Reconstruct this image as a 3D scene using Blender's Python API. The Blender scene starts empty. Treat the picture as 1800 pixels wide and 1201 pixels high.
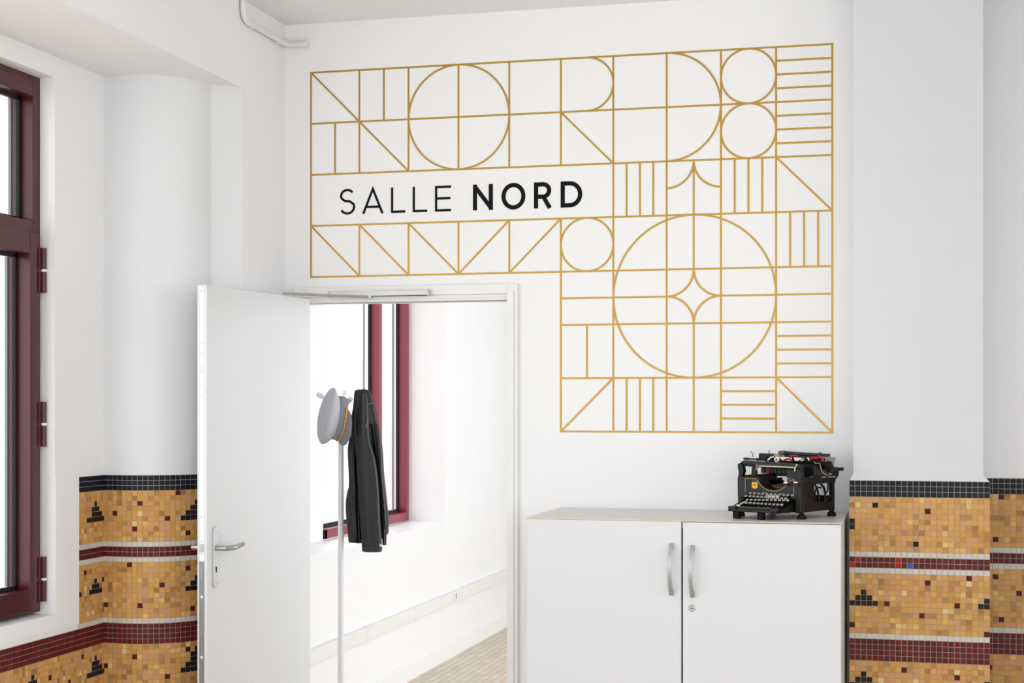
import bpy, bmesh, math, random
from mathutils import Vector, Matrix
random.seed(7)
sc = bpy.context.scene
C = sc.collection
PI = math.pi

# ------------------------------------------------------------ camera
EYE, FOC, HOR, TH = 1.584, 2753.0, 714.0, math.radians(14.1)
ct, st = math.cos(TH), math.sin(TH)
cam_d = bpy.data.cameras.new('camera')
cam = bpy.data.objects.new('camera', cam_d)
C.objects.link(cam)
cam.location = (0, 0, EYE)
cam.rotation_euler = (PI/2, 0, TH)
cam_d.sensor_width = 36
cam_d.lens = FOC/1800*36
cam_d.shift_y = (HOR-600.5)/1800
cam_d.clip_start = 0.05
sc.camera = cam

# ------------------------------------------------------------ world, lights, exposure
w = bpy.data.worlds.new('sky'); sc.world = w; w.use_nodes = True
bg = w.node_tree.nodes['Background']
bg.inputs[0].default_value = (0.95, 0.975, 1.0, 1)
bg.inputs[1].default_value = 3.6
sc.view_settings.view_transform = 'Standard'
sc.view_settings.look = 'None'
sc.view_settings.exposure = -0.45
sc.view_settings.gamma = 1
sc.view_settings.use_curve_mapping = False

def area(name, loc, rot, sx, sy, watts, col=(1, 1, 1)):
    l = bpy.data.lights.new(name, 'AREA'); l.shape = 'RECTANGLE'
    l.size, l.size_y, l.energy, l.color = sx, sy, watts, col
    o = bpy.data.objects.new(name, l); C.objects.link(o)
    o.location = loc; o.rotation_euler = rot
    return o
# left and rear: daylight standing in the windows behind the viewer
area('daylight_left_window', (-3.25, 1.2, 1.85), (0, -PI/2, 0), 2.0, 4.6, 95, (0.89, 0.945, 1))
area('daylight_rear_window', (1.4, -3.6, 1.75), (PI/2, 0, .12), 4.4, 2.4, 75, (0.89, 0.945, 1))
area('fill_right', (4.35, 2.6, 1.8), (0, PI/2, 0), 2.2, 4.0, 86, (0.89, 0.945, 1))  # unseen fill light added to brighten the left walls; no window behind it
# next room: unseen light added on the right to brighten its window wall
area('fill_next_room', (1.9, 9.2, 1.7), (0, PI/2, 0), 2.4, 5.0, 128, (0.89, 0.945, 1))

# ------------------------------------------------------------ measuring helpers
def onY(u, Y):
    t = (u-900)/FOC
    return Y*(t*ct-st)/(ct+t*st)
def onX(u, X):
    t = (u-900)/FOC
    return X*(ct+t*st)/(t*ct-st)
def depth(X, Y): return -X*st+Y*ct
def zof(v, X, Y): return EYE-(v-HOR)*depth(X, Y)/FOC
def at(u, v, z):
    lat = (u-900)/FOC*z
    return Vector((lat*ct-z*st, lat*st+z*ct, EYE-(v-HOR)*z/FOC))

# ------------------------------------------------------------ materials
def lin(c):
    return tuple(((x/255)/12.92 if x/255 <= .04045 else ((x/255+.055)/1.055)**2.4) for x in c)+(1,)
MATS = {}
def mat(name, rgb, rough=.5, metal=0, noise=0, nscale=8, bump=0, bscale=60, spec=None, coat=0):
    if name in MATS: return MATS[name]
    m = bpy.data.materials.new(name); m.use_nodes = True
    nt = m.node_tree; b = nt.nodes['Principled BSDF']
    c = lin(rgb)
    b.inputs['Base Color'].default_value = c
    b.inputs['Roughness'].default_value = rough
    b.inputs['Metallic'].default_value = metal
    if spec is not None: b.inputs['Specular IOR Level'].default_value = spec
    if coat: b.inputs['Coat Weight'].default_value = coat
    tc = nt.nodes.new('ShaderNodeTexCoord')
    if noise:
        n = nt.nodes.new('ShaderNodeTexNoise'); n.inputs['Scale'].default_value = nscale
        n.inputs['Detail'].default_value = 4
        nt.links.new(tc.outputs['Object'], n.inputs['Vector'])
        r = nt.nodes.new('ShaderNodeMix'); r.data_type = 'RGBA'
        r.inputs['A'].default_value = tuple(max(0, x*(1-noise)) for x in c[:3])+(1,)
        r.inputs['B'].default_value = tuple(min(1, x*(1+noise)) for x in c[:3])+(1,)
        nt.links.new(n.outputs['Fac'], r.inputs['Factor'])
        nt.links.new(r.outputs['Result'], b.inputs['Base Color'])
    if bump:
        n = nt.nodes.new('ShaderNodeTexNoise'); n.inputs['Scale'].default_value = bscale
        n.inputs['Detail'].default_value = 5
        nt.links.new(tc.outputs['Object'], n.inputs['Vector'])
        bp = nt.nodes.new('ShaderNodeBump'); bp.inputs['Strength'].default_value = bump
        bp.inputs['Distance'].default_value = .002
        nt.links.new(n.outputs['Fac'], bp.inputs['Height'])
        nt.links.new(bp.outputs['Normal'], b.inputs['Normal'])
    MATS[name] = m
    return m
PLASTER = mat('white_plaster', (243, 243, 244), .75, bump=.12, bscale=25, noise=.012, nscale=1.5)
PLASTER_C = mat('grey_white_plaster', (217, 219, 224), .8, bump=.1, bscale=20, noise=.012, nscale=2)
PAINT = mat('white_satin_paint', (244, 244, 245), .35, noise=.008, nscale=2)
DOORP = mat('door_paint', (224, 225, 227), .35, noise=.012, nscale=1.5)
FRAMEP = mat('door_frame_paint', (236, 236, 234), .4, noise=.01)
PVC = mat('white_plastic', (234, 233, 230), .4, noise=.01)
MAROON = mat('maroon_lacquer', (72, 15, 26), .28, noise=.08, nscale=5)
MAROON_R = mat('red_lacquer', (134, 34, 54), .3, noise=.06, nscale=5)
RUBBER = mat('black_gasket', (16, 20, 24), .55, noise=.2)
SPACER = mat('grey_spacer', (120, 124, 128), .35, metal=.6, noise=.1, nscale=40)
CAB = mat('cabinet_laminate', (215, 216, 219), .42, noise=.008, nscale=3)
CABTOP = mat('cabinet_top_laminate', (214, 211, 205), .32, noise=.02, nscale=3)
CABEDGE = mat('beige_edge_band', (214, 196, 172), .5, noise=.03)
DARKGAP = mat('dark_carcass', (60, 60, 62), .6, noise=.1)
STEEL = mat('brushed_steel', (176, 177, 178), .32, metal=.9, noise=.08, nscale=30)
CHROME = mat('worn_chrome', (196, 196, 196), .22, metal=1, noise=.1, nscale=30)
ALU = mat('silver_plastic', (170, 174, 178), .35, metal=.7, noise=.05)
BLACKVINYL = mat('black_vinyl', (8, 8, 9), .6, noise=.1, spec=.15)
GOLD = mat('gold_vinyl', (180, 141, 60), .36, metal=.5, noise=.04, nscale=6)
HOLE = mat('dark_hole', (22, 20, 20), .7, noise=.1)

def glass_mat():
    m = bpy.data.materials.new('window_glass'); m.use_nodes = True
    nt = m.node_tree; nt.nodes.remove(nt.nodes['Principled BSDF'])
    out = nt.nodes['Material Output']
    t = nt.nodes.new('ShaderNodeBsdfTransparent'); g = nt.nodes.new('ShaderNodeBsdfGlossy')
    g.inputs['Roughness'].default_value = .02
    x = nt.nodes.new('ShaderNodeMixShader'); x.inputs[0].default_value = .03
    nt.links.new(t.outputs[0], x.inputs[1])
    nt.links.new(g.outputs[0], x.inputs[2]); nt.links.new(x.outputs[0], out.inputs[0])
    return m
GLASS = glass_mat()

def tile_mat():
    m = bpy.data.materials.new('mosaic_tiles'); m.use_nodes = True
    nt = m.node_tree; b = nt.nodes['Principled BSDF']
    a = nt.nodes.new('ShaderNodeAttribute'); a.attribute_name = 'tile_colour'
    tc = nt.nodes.new('ShaderNodeTexCoord')
    n = nt.nodes.new('ShaderNodeTexNoise'); n.inputs['Scale'].default_value = 90; n.inputs['Detail'].default_value = 3
    nt.links.new(tc.outputs['Object'], n.inputs['Vector'])
    h = nt.nodes.new('ShaderNodeMapRange')
    h.inputs['To Min'].default_value = .9; h.inputs['To Max'].default_value = 1.1
    nt.links.new(n.outputs['Fac'], h.inputs['Value'])
    v = nt.nodes.new('ShaderNodeVectorMath'); v.operation = 'SCALE'
    nt.links.new(a.outputs['Color'], v.inputs[0]); nt.links.new(h.outputs['Result'], v.inputs['Scale'])
    nt.links.new(v.outputs['Vector'], b.inputs['Base Color'])
    b.inputs['Roughness'].default_value = .5
    b.inputs['Specular IOR Level'].default_value = .2
    return m
TILE = tile_mat()

def brick_mat(name, c1, c2, mortar, scale, bw, bh, msize, rough=.7, vec='yz'):
    m = bpy.data.materials.new(name); m.use_nodes = True
    nt = m.node_tree; b = nt.nodes['Principled BSDF']; b.inputs['Roughness'].default_value = rough
    tc = nt.nodes.new('ShaderNodeTexCoord'); s = nt.nodes.new('ShaderNodeSeparateXYZ'); k = nt.nodes.new('ShaderNodeCombineXYZ')
    nt.links.new(tc.outputs['Object'], s.inputs[0])
    a0, a1 = {'yz': ('Y', 'Z'), 'yx': ('Y', 'X')}[vec]
    nt.links.new(s.outputs[a0], k.inputs['X']); nt.links.new(s.outputs[a1], k.inputs['Y'])
    t = nt.nodes.new('ShaderNodeTexBrick')
    t.inputs['Color1'].default_value = lin(c1); t.inputs['Color2'].default_value = lin(c2)
    t.inputs['Mortar'].default_value = lin(mortar); t.inputs['Scale'].default_value = scale
    t.inputs['Brick Width'].default_value = bw; t.inputs['Row Height'].default_value = bh
    t.inputs['Mortar Size'].default_value = msize
    nt.links.new(k.outputs[0], t.inputs['Vector']); nt.links.new(t.outputs['Color'], b.inputs['Base Color'])
    return m
FLOORM = brick_mat('beige_floor_tiles', (206, 190, 166), (222, 208, 188), (172, 152, 128), 1, .105, .048, .0028, .4, 'yx')
BRICKM = brick_mat('pale_brick', (214, 168, 150), (224, 184, 166), (226, 218, 208), 1, .22, .078, .012, .8, 'yz')

# ------------------------------------------------------------ mesh helpers
def link(name, bm, m, parent=None, smooth=False, bevel=0, seg=2, auto=35):
    me = bpy.data.meshes.new(name)
    bmesh.ops.recalc_face_normals(bm, faces=bm.faces[:]) if not getattr(bm, '_keep', False) else None
    bm.to_mesh(me); bm.free()
    o = bpy.data.objects.new(name, me); C.objects.link(o)
    ms = m if isinstance(m, (list, tuple)) else [m]
    for x in ms: me.materials.append(x)
    if parent is not None: o.parent = parent
    if smooth:
        for p in me.polygons: p.use_smooth = True
        md = o.modifiers.new('edge', 'EDGE_SPLIT'); md.split_angle = math.radians(auto)
    if bevel:
        b = o.modifiers.new('bevel', 'BEVEL'); b.width = bevel; b.segments = seg; b.limit_method = 'ANGLE'
    return o
def box(bm, x0, x1, y0, y1, z0, z1, mi=0, M=None):
    vs = [bm.verts.new((x, y, z)) for z in (z0, z1) for y in (y0, y1) for x in (x0, x1)]
    fs = []
    for f in ((0, 2, 3, 1), (4, 5, 7, 6), (0, 1, 5, 4), (2, 6, 7, 3), (0, 4, 6, 2), (1, 3, 7, 5)):
        fa = bm.faces.new([vs[i] for i in f]); fa.material_index = mi; fs.append(fa)
    if M is not None:
        for v in vs: v.co = M @ v.co
    return fs
def B(*a, **k):
    bm = bmesh.new(); box(bm, *a, **k); return bm
def prism(bm, pts, z0, z1, axis='z', mi=0, M=None):
    # pts 2D; axis z: (x,y); axis y: (x,z); axis x: (y,z)
    def mk(p, h):
        if axis == 'z': v = Vector((p[0], p[1], h))
        elif axis == 'y': v = Vector((p[0], h, p[1]))
        else: v = Vector((h, p[0], p[1]))
        return M @ v if M is not None else v
    a = [bm.verts.new(mk(p, z0)) for p in pts]; b = [bm.verts.new(mk(p, z1)) for p in pts]
    n = len(pts)
    bm.faces.new(a).material_index = mi; bm.faces.new(b).material_index = mi
    for i in range(n):
        bm.faces.new((a[i], a[(i+1) % n], b[(i+1) % n], b[i])).material_index = mi
def tube(bm, pts, r, n=12, mi=0, closed=False, caps=True):
    pts = [Vector(p) for p in pts]; N = len(pts)
    rs = r if isinstance(r, (list, tuple)) else [r]*N
    rings = []; up = None
    for i, p in enumerate(pts):
        if closed: d = pts[(i+1) % N]-pts[i-1]
        else: d = pts[min(i+1, N-1)]-pts[max(i-1, 0)]
        d.normalize()
        if up is None:
            up = Vector((0, 0, 1)) if abs(d.z) < .9 else Vector((1, 0, 0))
        s = d.cross(up).normalized(); up = s.cross(d).normalized()
        rings.append([bm.verts.new(p+rs[i]*(math.cos(a)*s+math.sin(a)*up)) for a in [2*PI*k/n for k in range(n)]])
    for i in range(N if closed else N-1):
        A, Bq = rings[i], rings[(i+1) % N]
        for k in range(n):
            bm.faces.new((A[k], A[(k+1) % n], Bq[(k+1) % n], Bq[k])).material_index = mi
    if caps and not closed:
        bm.faces.new(rings[0]).material_index = mi; bm.faces.new(rings[-1]).material_index = mi
def loft(bm, rings, caps=True, mi=0):
    R = [[bm.verts.new(v) for v in r] for r in rings]; n = len(R[0])
    for a, b in zip(R, R[1:]):
        for k in range(n): bm.faces.new((a[k], a[(k+1) % n], b[(k+1) % n], b[k])).material_index = mi
    if caps: bm.faces.new(R[0]).material_index = mi; bm.faces.new(R[-1]).material_index = mi
def lathe(bm, prof, M=None, n=32, mi=0):
    rings = []
    for r, h in prof:
        rings.append([(M or Matrix()) @ Vector((max(r, 1e-5)*math.cos(2*PI*k/n), max(r, 1e-5)*math.sin(2*PI*k/n), h)) for k in range(n)])
    loft(bm, rings, True, mi)
def ribbon(bm, pts, wd, y0, y1, closed=False, mi=0):
    """flat strip along a path in the wall plane (x, z), standing from y0 (wall) to y1"""
    P = [Vector((p[0], p[1])) for p in pts]; N = len(P); L = []; R = []
    for i in range(N):
        if closed: a, b = P[i-1], P[(i+1) % N]
        else: a, b = P[max(i-1, 0)], P[min(i+1, N-1)]
        d1 = (P[i]-a); d2 = (b-P[i])
        if d1.length < 1e-9: d1 = d2
        if d2.length < 1e-9: d2 = d1
        d1.normalize(); d2.normalize()
        n1 = Vector((-d1.y, d1.x)); n2 = Vector((-d2.y, d2.x)); m = (n1+n2)
        if m.length < 1e-6: m = n1.copy()
        m.normalize(); k = 1/max(.35, m.dot(n1))
        L.append(P[i]+m*k*wd/2); R.append(P[i]-m*k*wd/2)
    vs = []
    for l, r in zip(L, R):
        vs.append([bm.verts.new((l.x, y0, l.y)), bm.verts.new((l.x, y1, l.y)), bm.verts.new((r.x, y1, r.y)), bm.verts.new((r.x, y0, r.y))])
    for i in range(N if closed else N-1):
        a, b = vs[i], vs[(i+1) % N]
        for k in range(4): bm.faces.new((a[k], a[(k+1) % 4], b[(k+1) % 4], b[k])).material_index = mi
    if not closed:
        bm.faces.new(vs[0]).material_index = mi; bm.faces.new(vs[-1]).material_index = mi
def arc(cx, cz, r, a0, a1, n=24):
    return [(cx+r*math.cos(math.radians(a0+(a1-a0)*i/n)), cz+r*math.sin(math.radians(a0+(a1-a0)*i/n))) for i in range(n+1)]
def empty(name, loc=(0, 0, 0), rz=0, label=None, cat=None, group=None, kind=None):
    o = bpy.data.objects.new(name, None); C.objects.link(o); o.location = loc; o.rotation_euler = (0, 0, rz)
    o.empty_display_size = .1
    tag(o, label, cat, group, kind); return o
def tag(o, label=None, cat=None, group=None, kind=None):
    if label: o['label'] = label
    if cat: o['category'] = cat
    if group: o['group'] = group
    if kind: o['kind'] = kind
    return o
def struct(o, label=None): return tag(o, label, 'room structure' if label else None, kind='structure')

# ============================================================ SETTING
CEIL = EYE+1.582
XL, XW, D = -2.50, -2.921, 6.08       # beam/pier face, window wall, mural wall
SOF = EYE+1.238
DX0, DX1 = -2.452, -1.5426            # door opening
DTOP = EYE+.4217+.004
WT = .115                              # thickness of the mural wall
XF = -2.785                           # window wall of the next room
struct(link('floor', B(-3.3, 4.6, -4.0, 17.2, -.2, 0), FLOORM))
struct(link('ceiling', B(-3.3, 4.6, -3.2, 17.2, CEIL, CEIL+.2), PLASTER))

# mural wall with the door opening
bm = bmesh.new()
box(bm, -3.3, DX0-.012, D, D+WT, 0, CEIL)
box(bm, DX0-.012, DX1+.012, D, D+WT, DTOP+.012, CEIL)
box(bm, DX1+.012, 4.6, D, D+WT, 0, CEIL)
struct(link('wall_back', bm, PLASTER))
struct(link('wall_right', B(4.5, 4.7, -3.2, D, 0, CEIL), PLASTER))
struct(link('shade_block', B(.66, 1.2, 5.15, D, 0, CEIL), PLASTER))   # unseen block added right of the frame to shade the column recess
# rear wall with a wide opening for daylight
bm = bmesh.new()
box(bm, -3.3, -2.4, -3.2, -3.0, 0, CEIL); box(bm, 3.6, 4.6, -3.2, -3.0, 0, CEIL)
box(bm, -2.4, 3.6, -3.2, -3.0, 0, .5); box(bm, -2.4, 3.6, -3.2, -3.0, 3.0, CEIL)
struct(link('wall_front', bm, PLASTER))

# left wall: window wall, beam, rounded pier
W1y0, W1y1 = 2.5, 4.983
Wz0, Wz1 = EYE-.737, EYE+1.164
TOPL = EYE-.2586; PV = .0191; ROWS = 70
bm = bmesh.new()
XO = -3.25
box(bm, XO, XW, W1y1, 5.333, 0, SOF)
box(bm, XO, XW, W1y0, W1y1, 0, Wz0); box(bm, XO, XW, W1y0, W1y1, Wz1, SOF)
box(bm, XO, XW, 2.1, W1y0, 0, SOF)
box(bm, XO, XW, -1.5, 2.1, 0, Wz0); box(bm, XO, XW, -1.5, 2.1, Wz1, SOF)
box(bm, XO, XW, -3.2, -1.5, 0, SOF)
struct(link('wall_left', bm, PLASTER))
bm = bmesh.new()
box(bm, XO, XL, -3.2, 5.65, SOF, CEIL)
struct(link('trim_1', bm, PLASTER))                    # beam over the window bay
PIER = [(-2.921, 5.333), (-2.875, 5.3290), (-2.81, 5.328), (-2.754, 5.339), (-2.71, 5.358), (-2.6715, 5.384), (-2.638, 5.418), (-2.609, 5.462), (-2.594, 5.512), (-2.590, 5.560)]
def smooth_path(pts, n):
    # Catmull-Rom resample
    out = []
    for i in range(len(pts)-1):
        p0, p1, p2, p3 = [Vector(pts[max(0, min(len(pts)-1, j))]) for j in (i-1, i, i+1, i+2)]
        for k in range(n):
            t = k/n
            out.append(.5*((2*p1)+(p2-p0)*t+(2*p0-5*p1+4*p2-p3)*t*t+(3*p1-p0-3*p2+p3)*t**3))
    out.append(Vector(pts[-1])); return out
PS = smooth_path(PIER, 4)
bm = bmesh.new()
prism(bm, [tuple(p) for p in PS]+[(-2.50, 5.65), (-2.50, D), (XO, D), (XO, 5.333)], 0, SOF)
pier = link('trim_2', bm, mat('darkened_plaster', (228, 229, 231), .8, bump=.1, bscale=20, noise=.015, nscale=2), smooth=True, auto=25); struct(pier)  # lower light level put into the pier's colour; side face stays plain plaster
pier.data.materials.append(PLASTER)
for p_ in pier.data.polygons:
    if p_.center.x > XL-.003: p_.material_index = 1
struct(link('trim_3', B(XL-.5, XL, 5.65, D, SOF, CEIL), PLASTER))

# ---- mosaic
GOLDS = [((204, 156, 86), 9), ((204, 154, 112), 9), ((210, 162, 96), 8), ((194, 146, 80), 5), ((178, 130, 72), 2), ((174, 136, 92), 2), ((162, 120, 68), 1), ((220, 180, 112), 2)]
GP = [lin(c)[:3] for c, k in GOLDS for _ in range(k)]
CN, CR, CW, CC = lin((22, 26, 35))[:3], lin((96, 30, 26))[:3], lin((206, 202, 192))[:3], lin((226, 196, 140))[:3]
CRS = lin((76, 20, 27))[:3]; CB = lin((52, 86, 170))[:3]; CBR = lin((158, 44, 30))[:3]; GROUT = lin((186, 178, 166))[:3]
GROUT_G = lin((200, 160, 108))[:3]
def band(r):
    for k, (n, t) in enumerate(((3, 'n'), (10, 'g1'), (1, 'w'), (2, 'r'), (1, 'w'), (11, 'g2'), (1, 'w'), (4, 'R'))):
        if r < n: return t, r
        r -= n
    return 'g3', r
def tile_col(c, r, sp, rnd):
    t, q = band(r)
    j = lambda col, a: tuple(max(0, x*(1+rnd.uniform(-a, a))) for x in col)
    key = (t, c, q)
    if key in sp: return {'n': j(CN, .2), 'r': CRS, 'c': CC, 'b': CB, 'B': CBR}[sp[key]]
    if t == 'n': return j(CN, .25)
    if t == 'w': return j(CW, .05)
    if t == 'r' or t == 'R': return j(CR, .3)
    return j(rnd.choice(GP), .05)
def mosaic(name, frame, cols, rows0, rows1, ph, pv, top, sp, parent, seed, start=None):
    """frame(s) -> (point, normal) on the wall plan at arc length s; a raised tile per cell over grout"""
    rnd = random.Random(seed)
    bm = bmesh.new(); cl = bm.loops.layers.float_color.new('tile_colour')
    def quad(pts, col, sm=False):
        f = bm.faces.new([bm.verts.new(p) for p in pts])
        for l in f.loops: l[cl] = (*col, 1)
        return f
    g = .0009
    for c in cols:
        for r in range(rows0, rows1):
            if start and not start(c, r): continue
            s0, s1 = c*ph, (c+1)*ph
            z1 = top-r*pv; z0 = z1-pv
            if z0 < 0: continue
            (p0, n0), (p1, n1) = frame(s0), frame(s1)
            tt = band(r)[0]
            gc = GROUT_G if tt[0] == 'g' else GROUT
            a, b = p0+n0*.0015, p1+n1*.0015
            quad([(a.x, a.y, z0), (b.x, b.y, z0), (b.x, b.y, z1), (a.x, a.y, z1)], gc)
            (q0, m0), (q1, m1) = frame(s0+g), frame(s1-g)
            o0, o1 = q0+m0*.0032, q1+m1*.0032
            k = tile_col(c, r, sp, rnd)
            i0, i1 = q0+m0*.0015, q1+m1*.0015
            F = [(o0.x, o0.y, z0+g), (o1.x, o1.y, z0+g), (o1.x, o1.y, z1-g), (o0.x, o0.y, z1-g)]
            G = [(i0.x, i0.y, z0+g), (i1.x, i1.y, z0+g), (i1.x, i1.y, z1-g), (i0.x, i0.y, z1-g)]
            quad(F, k)
            for i in range(4):
                quad([G[i], G[(i+1) % 4], F[(i+1) % 4], F[i]], k)
    me = bpy.data.meshes.new(name); bm.to_mesh(me); bm.free()
    o = bpy.data.objects.new(name, me); C.objects.link(o); me.materials.append(TILE)
    if parent: o.parent = parent
    return o
def spd(items):
    d = {}
    for t, s in items.items():
        for e in s.split():
            k, c, r = e.split(','); d[(t, int(c), int(r))] = k
    return d
# column
CX0, CX1, CY = -.198, .292, 5.826
PHc = .49/24; PVc = .0198; TOPR = EYE-.2700
col_sp = spd({'g1': 'n,4,1 n,13,2 n,11,8 n,0,4 n,0,5 c,1,1 c,16,8',
  'r': 'b,10,1 B,0,1 B,1,0 B,8,0 B,8,1',
  'g2': 'r,13,1 r,20,0 c,20,1 c,9,3 n,2,3 n,1,4 n,2,4 n,3,4 n,0,5 n,1,5 n,2,5 n,3,5 n,4,5 r,6,5 r,12,7 r,18,5 n,23,4 n,23,5 n,22,5 c,16,6 c,8,9 r,0,9 r,23,10',
  'g3': 'r,9,1 r,18,2 c,18,1 c,5,3 c,11,3 n,2,2 n,1,3 n,2,3 n,3,3 n,0,4 n,1,4 n,2,4 n,3,4 n,4,4 n,23,3 n,22,4 n,23,4'})
bm = bmesh.new()
box(bm, CX0, CX1, CY, D, 0, TOPR)
box(bm, CX0+.014, CX1-.022, CY+.012, D, TOPR, CEIL)
# splayed plaster shoulder between the wider dado and the shaft
pts0 = [(CX0, CY), (CX1, CY), (CX1, D), (CX0, D)]; pts1 = [(CX0+.014, CY+.012), (CX1-.022, CY+.012), (CX1-.022, D), (CX0+.014, D)]
loft(bm, [[(x, y, TOPR) for x, y in pts0], [(x, y, TOPR+.022) for x, y in pts1]])
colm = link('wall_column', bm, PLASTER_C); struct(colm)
mosaic('mosaic_dado', lambda s: (Vector((CX0+s, CY)), Vector((0, -1))), range(24), 0, ROWS, PHc, PVc, TOPR, col_sp, colm, 3)
# right of the column, on the mural wall plane
rw_sp = spd({'g1': 'r,2,0 r,1,8', 'g2': 'r,1,1 r,5,4 r,2,9', 'g3': 'r,0,2'})
wall_r = bpy.data.objects['wall_back']
mosaic('mosaic_dado', lambda s: (Vector((CX1+.001+s, D)), Vector((0, -1))), range(30), 0, ROWS, .0209, PVc, TOPR+.002, rw_sp, wall_r, 5)
# left, curved pier
cum = [0]
for a, b in zip(PS, PS[1:]): cum.append(cum[-1]+(b-a).length)
def pier_frame(s):
    s = min(max(s, 0), cum[-1]-1e-6)
    for i in range(len(cum)-1):
        if s <= cum[i+1]:
            t = (s-cum[i])/(cum[i+1]-cum[i]); d = (PS[i+1]-PS[i]).normalized()
            d0 = (PS[i]-PS[i-1]).normalized() if i > 0 else d
            d1 = (PS[i+2]-PS[i+1]).normalized() if i+2 < len(PS) else d
            dd = ((d0+d)*(1-t)+(d+d1)*t).normalized()
            return PS[i].lerp(PS[i+1], t), Vector((dd.y, -dd.x))
pier_sp = spd({'g1': 'r,14,0 r,7,2 r,2,4 c,7,4 c,6,6 r,6,7 r,12,5 r,16,8 n,18,2 n,17,3 n,18,3 n,16,4 n,17,4 n,18,4 n,15,5 n,16,5 n,17,5 n,18,5 n,19,5',
  'g2': 'r,5,0 r,16,1 r,11,4 r,7,8 r,0,8 r,17,9 n,18,3 n,17,4 n,18,4 n,16,5 n,17,5 n,18,5 n,19,5',
  'g3': 'r,6,2 r,16,1 r,0,4 c,1,4 c,4,1 c,16,0 r,12,6 n,18,1 n,17,2 n,18,2 n,17,3 n,18,3 n,16,4 n,17,4 n,18,4 n,15,5 n,16,5 n,17,5 n,18,5'})
PHp = .0200
mosaic('mosaic_dado', pier_frame, range(int(cum[-1]/PHp)), 0, ROWS, PHp, PV, TOPL, pier_sp, pier, 11)
# left, window wall (columns counted from the corner towards the viewer)
lw_sp = spd({'g1': 'n,3,2 n,2,3 n,3,3 n,4,3 n,1,4 n,2,4 n,3,4 n,4,4 n,0,5 n,1,5 n,2,5 n,3,5 n,4,5 n,5,5 n,6,5 c,8,7 c,7,8',
  'g2': 'n,3,3 n,2,4 n,3,4 n,4,4 n,1,5 n,2,5 n,3,5 n,4,5 n,5,5 r,7,1 r,0,3 r,9,5 c,6,9 c,4,9 c,7,4',
  'g3': 'n,3,2 n,2,3 n,3,3 n,4,3 n,1,4 n,2,4 n,3,4 n,4,4 n,0,5 n,1,5 n,2,5 n,3,5 n,4,5 n,5,5 n,6,5 r,8,1 r,20,3 r,13,5 c,15,4 c,9,4 n,26,2 n,25,3 n,26,3 n,27,3 n,24,4 n,25,4 n,26,4 n,27,4 n,28,4'})
PHl = .0188
wl = bpy.data.objects['wall_left']
mosaic('mosaic_dado', lambda s: (Vector((XW, 5.333-s)), Vector((1, 0))), range(60), 0, ROWS, PHl, PV, TOPL, lw_sp, wl, 13,
       start=lambda c, r: (c < 10 or band(r)[0] in ('R', 'g3')))
# plaster margin of the window, flush with the tiles
SURZ = TOPL-28*PV
bm = bmesh.new()
ya = 5.333-10*PHl
box(bm, XW, XW+.004, W1y1, ya, SURZ, TOPL+.02)
box(bm, XW, XW+.004, 2.6, W1y1, SURZ, Wz0-.0005)
link('plaster_margin', bm, PLASTER, wl)

# ============================================================ WINDOW of this room
def window(name, XI, y0, y1, z0, z1, bars, label=None, mm=MAROON, hinge_y=None, hz=(), trans=None, inner=MAROON):
    """bars: list of lights (ya, yb, za, zb, sash?)"""
    root = empty(name); root['kind'] = 'structure'
    fr = bmesh.new(); dep = .055
    t = .030
    box(fr, XI-dep, XI, y0, y0+t, z0, z1); box(fr, XI-dep, XI, y1-t, y1, z0, z1)
    box(fr, XI-dep, XI, y0+t, y1-t, z1-.055, z1); box(fr, XI-dep, XI, y0+t, y1-t, z0, z0+.03)
    f = link('window_frame', fr, mm, root, bevel=.0025)
    return root, f
XI = -2.979
TRZ0 = zof(430, XI, W1y1-.05)   # transom
Yj = W1y1
root1 = empty('window_1', (0, 0, 0)); root1['kind'] = 'structure'
fz0, fz1 = Wz0+.008, Wz1+.001
zt1 = zof(388, XI, 4.93); zt0 = zof(416, XI, 4.93)       # fixed transom bar
bm = bmesh.new()
dp = .05
box(bm, XI-.10, XI, Yj-.045, Yj+.005, fz0, fz1)
box(bm, XI-.10, XI, W1y0, Yj-.045, zof(140, XI, 4.96)-.062, fz1)
box(bm, XI-.10, XI, W1y0, Yj-.045, zt0, zt1)
box(bm, XI-.10, XI, W1y0, Yj-.045, fz0, fz0+.03)
box(bm, XI-.10, XI, W1y0, W1y0+.05, fz0, fz1)
link('window_frame', bm, MAROON, root1, bevel=.003)
# top light: inner bead, gasket, spacer and pane
ztop = zof(140, XI, 4.96)-.062
def light(parent, yN, yF, za, zb, xg, rev, bead=.012, gas=.014, gap=.018, sp=.012):
    """glazing inside a rebate whose far jamb stands at yF; xg plane of glass"""
    bm = bmesh.new()
    for (a, b, c, d) in ((yF-gas, yF, za, zb), (yN, yF, zb-gas, zb), (yN, yF, za, za+gas), (yN, yN+gas, za, zb)):
        box(bm, xg-.004, xg+.008, a, b, c, d)
    link('gasket', bm, RUBBER, parent)
    bm = bmesh.new()
    g = gas+gap
    box(bm, xg-.016, xg-.006, yF-g-sp, yF-g, za+gas, zb-gas)
    link('glass_spacer', bm, SPACER, parent)
    link('pane', B(xg-.002, xg+.002, yN, yF, za, zb), GLASS, parent)
light(root1, W1y0+.05, Yj-.045, zt1, ztop, XI-.055, 0, gas=.014, gap=.018, sp=.012)
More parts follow.
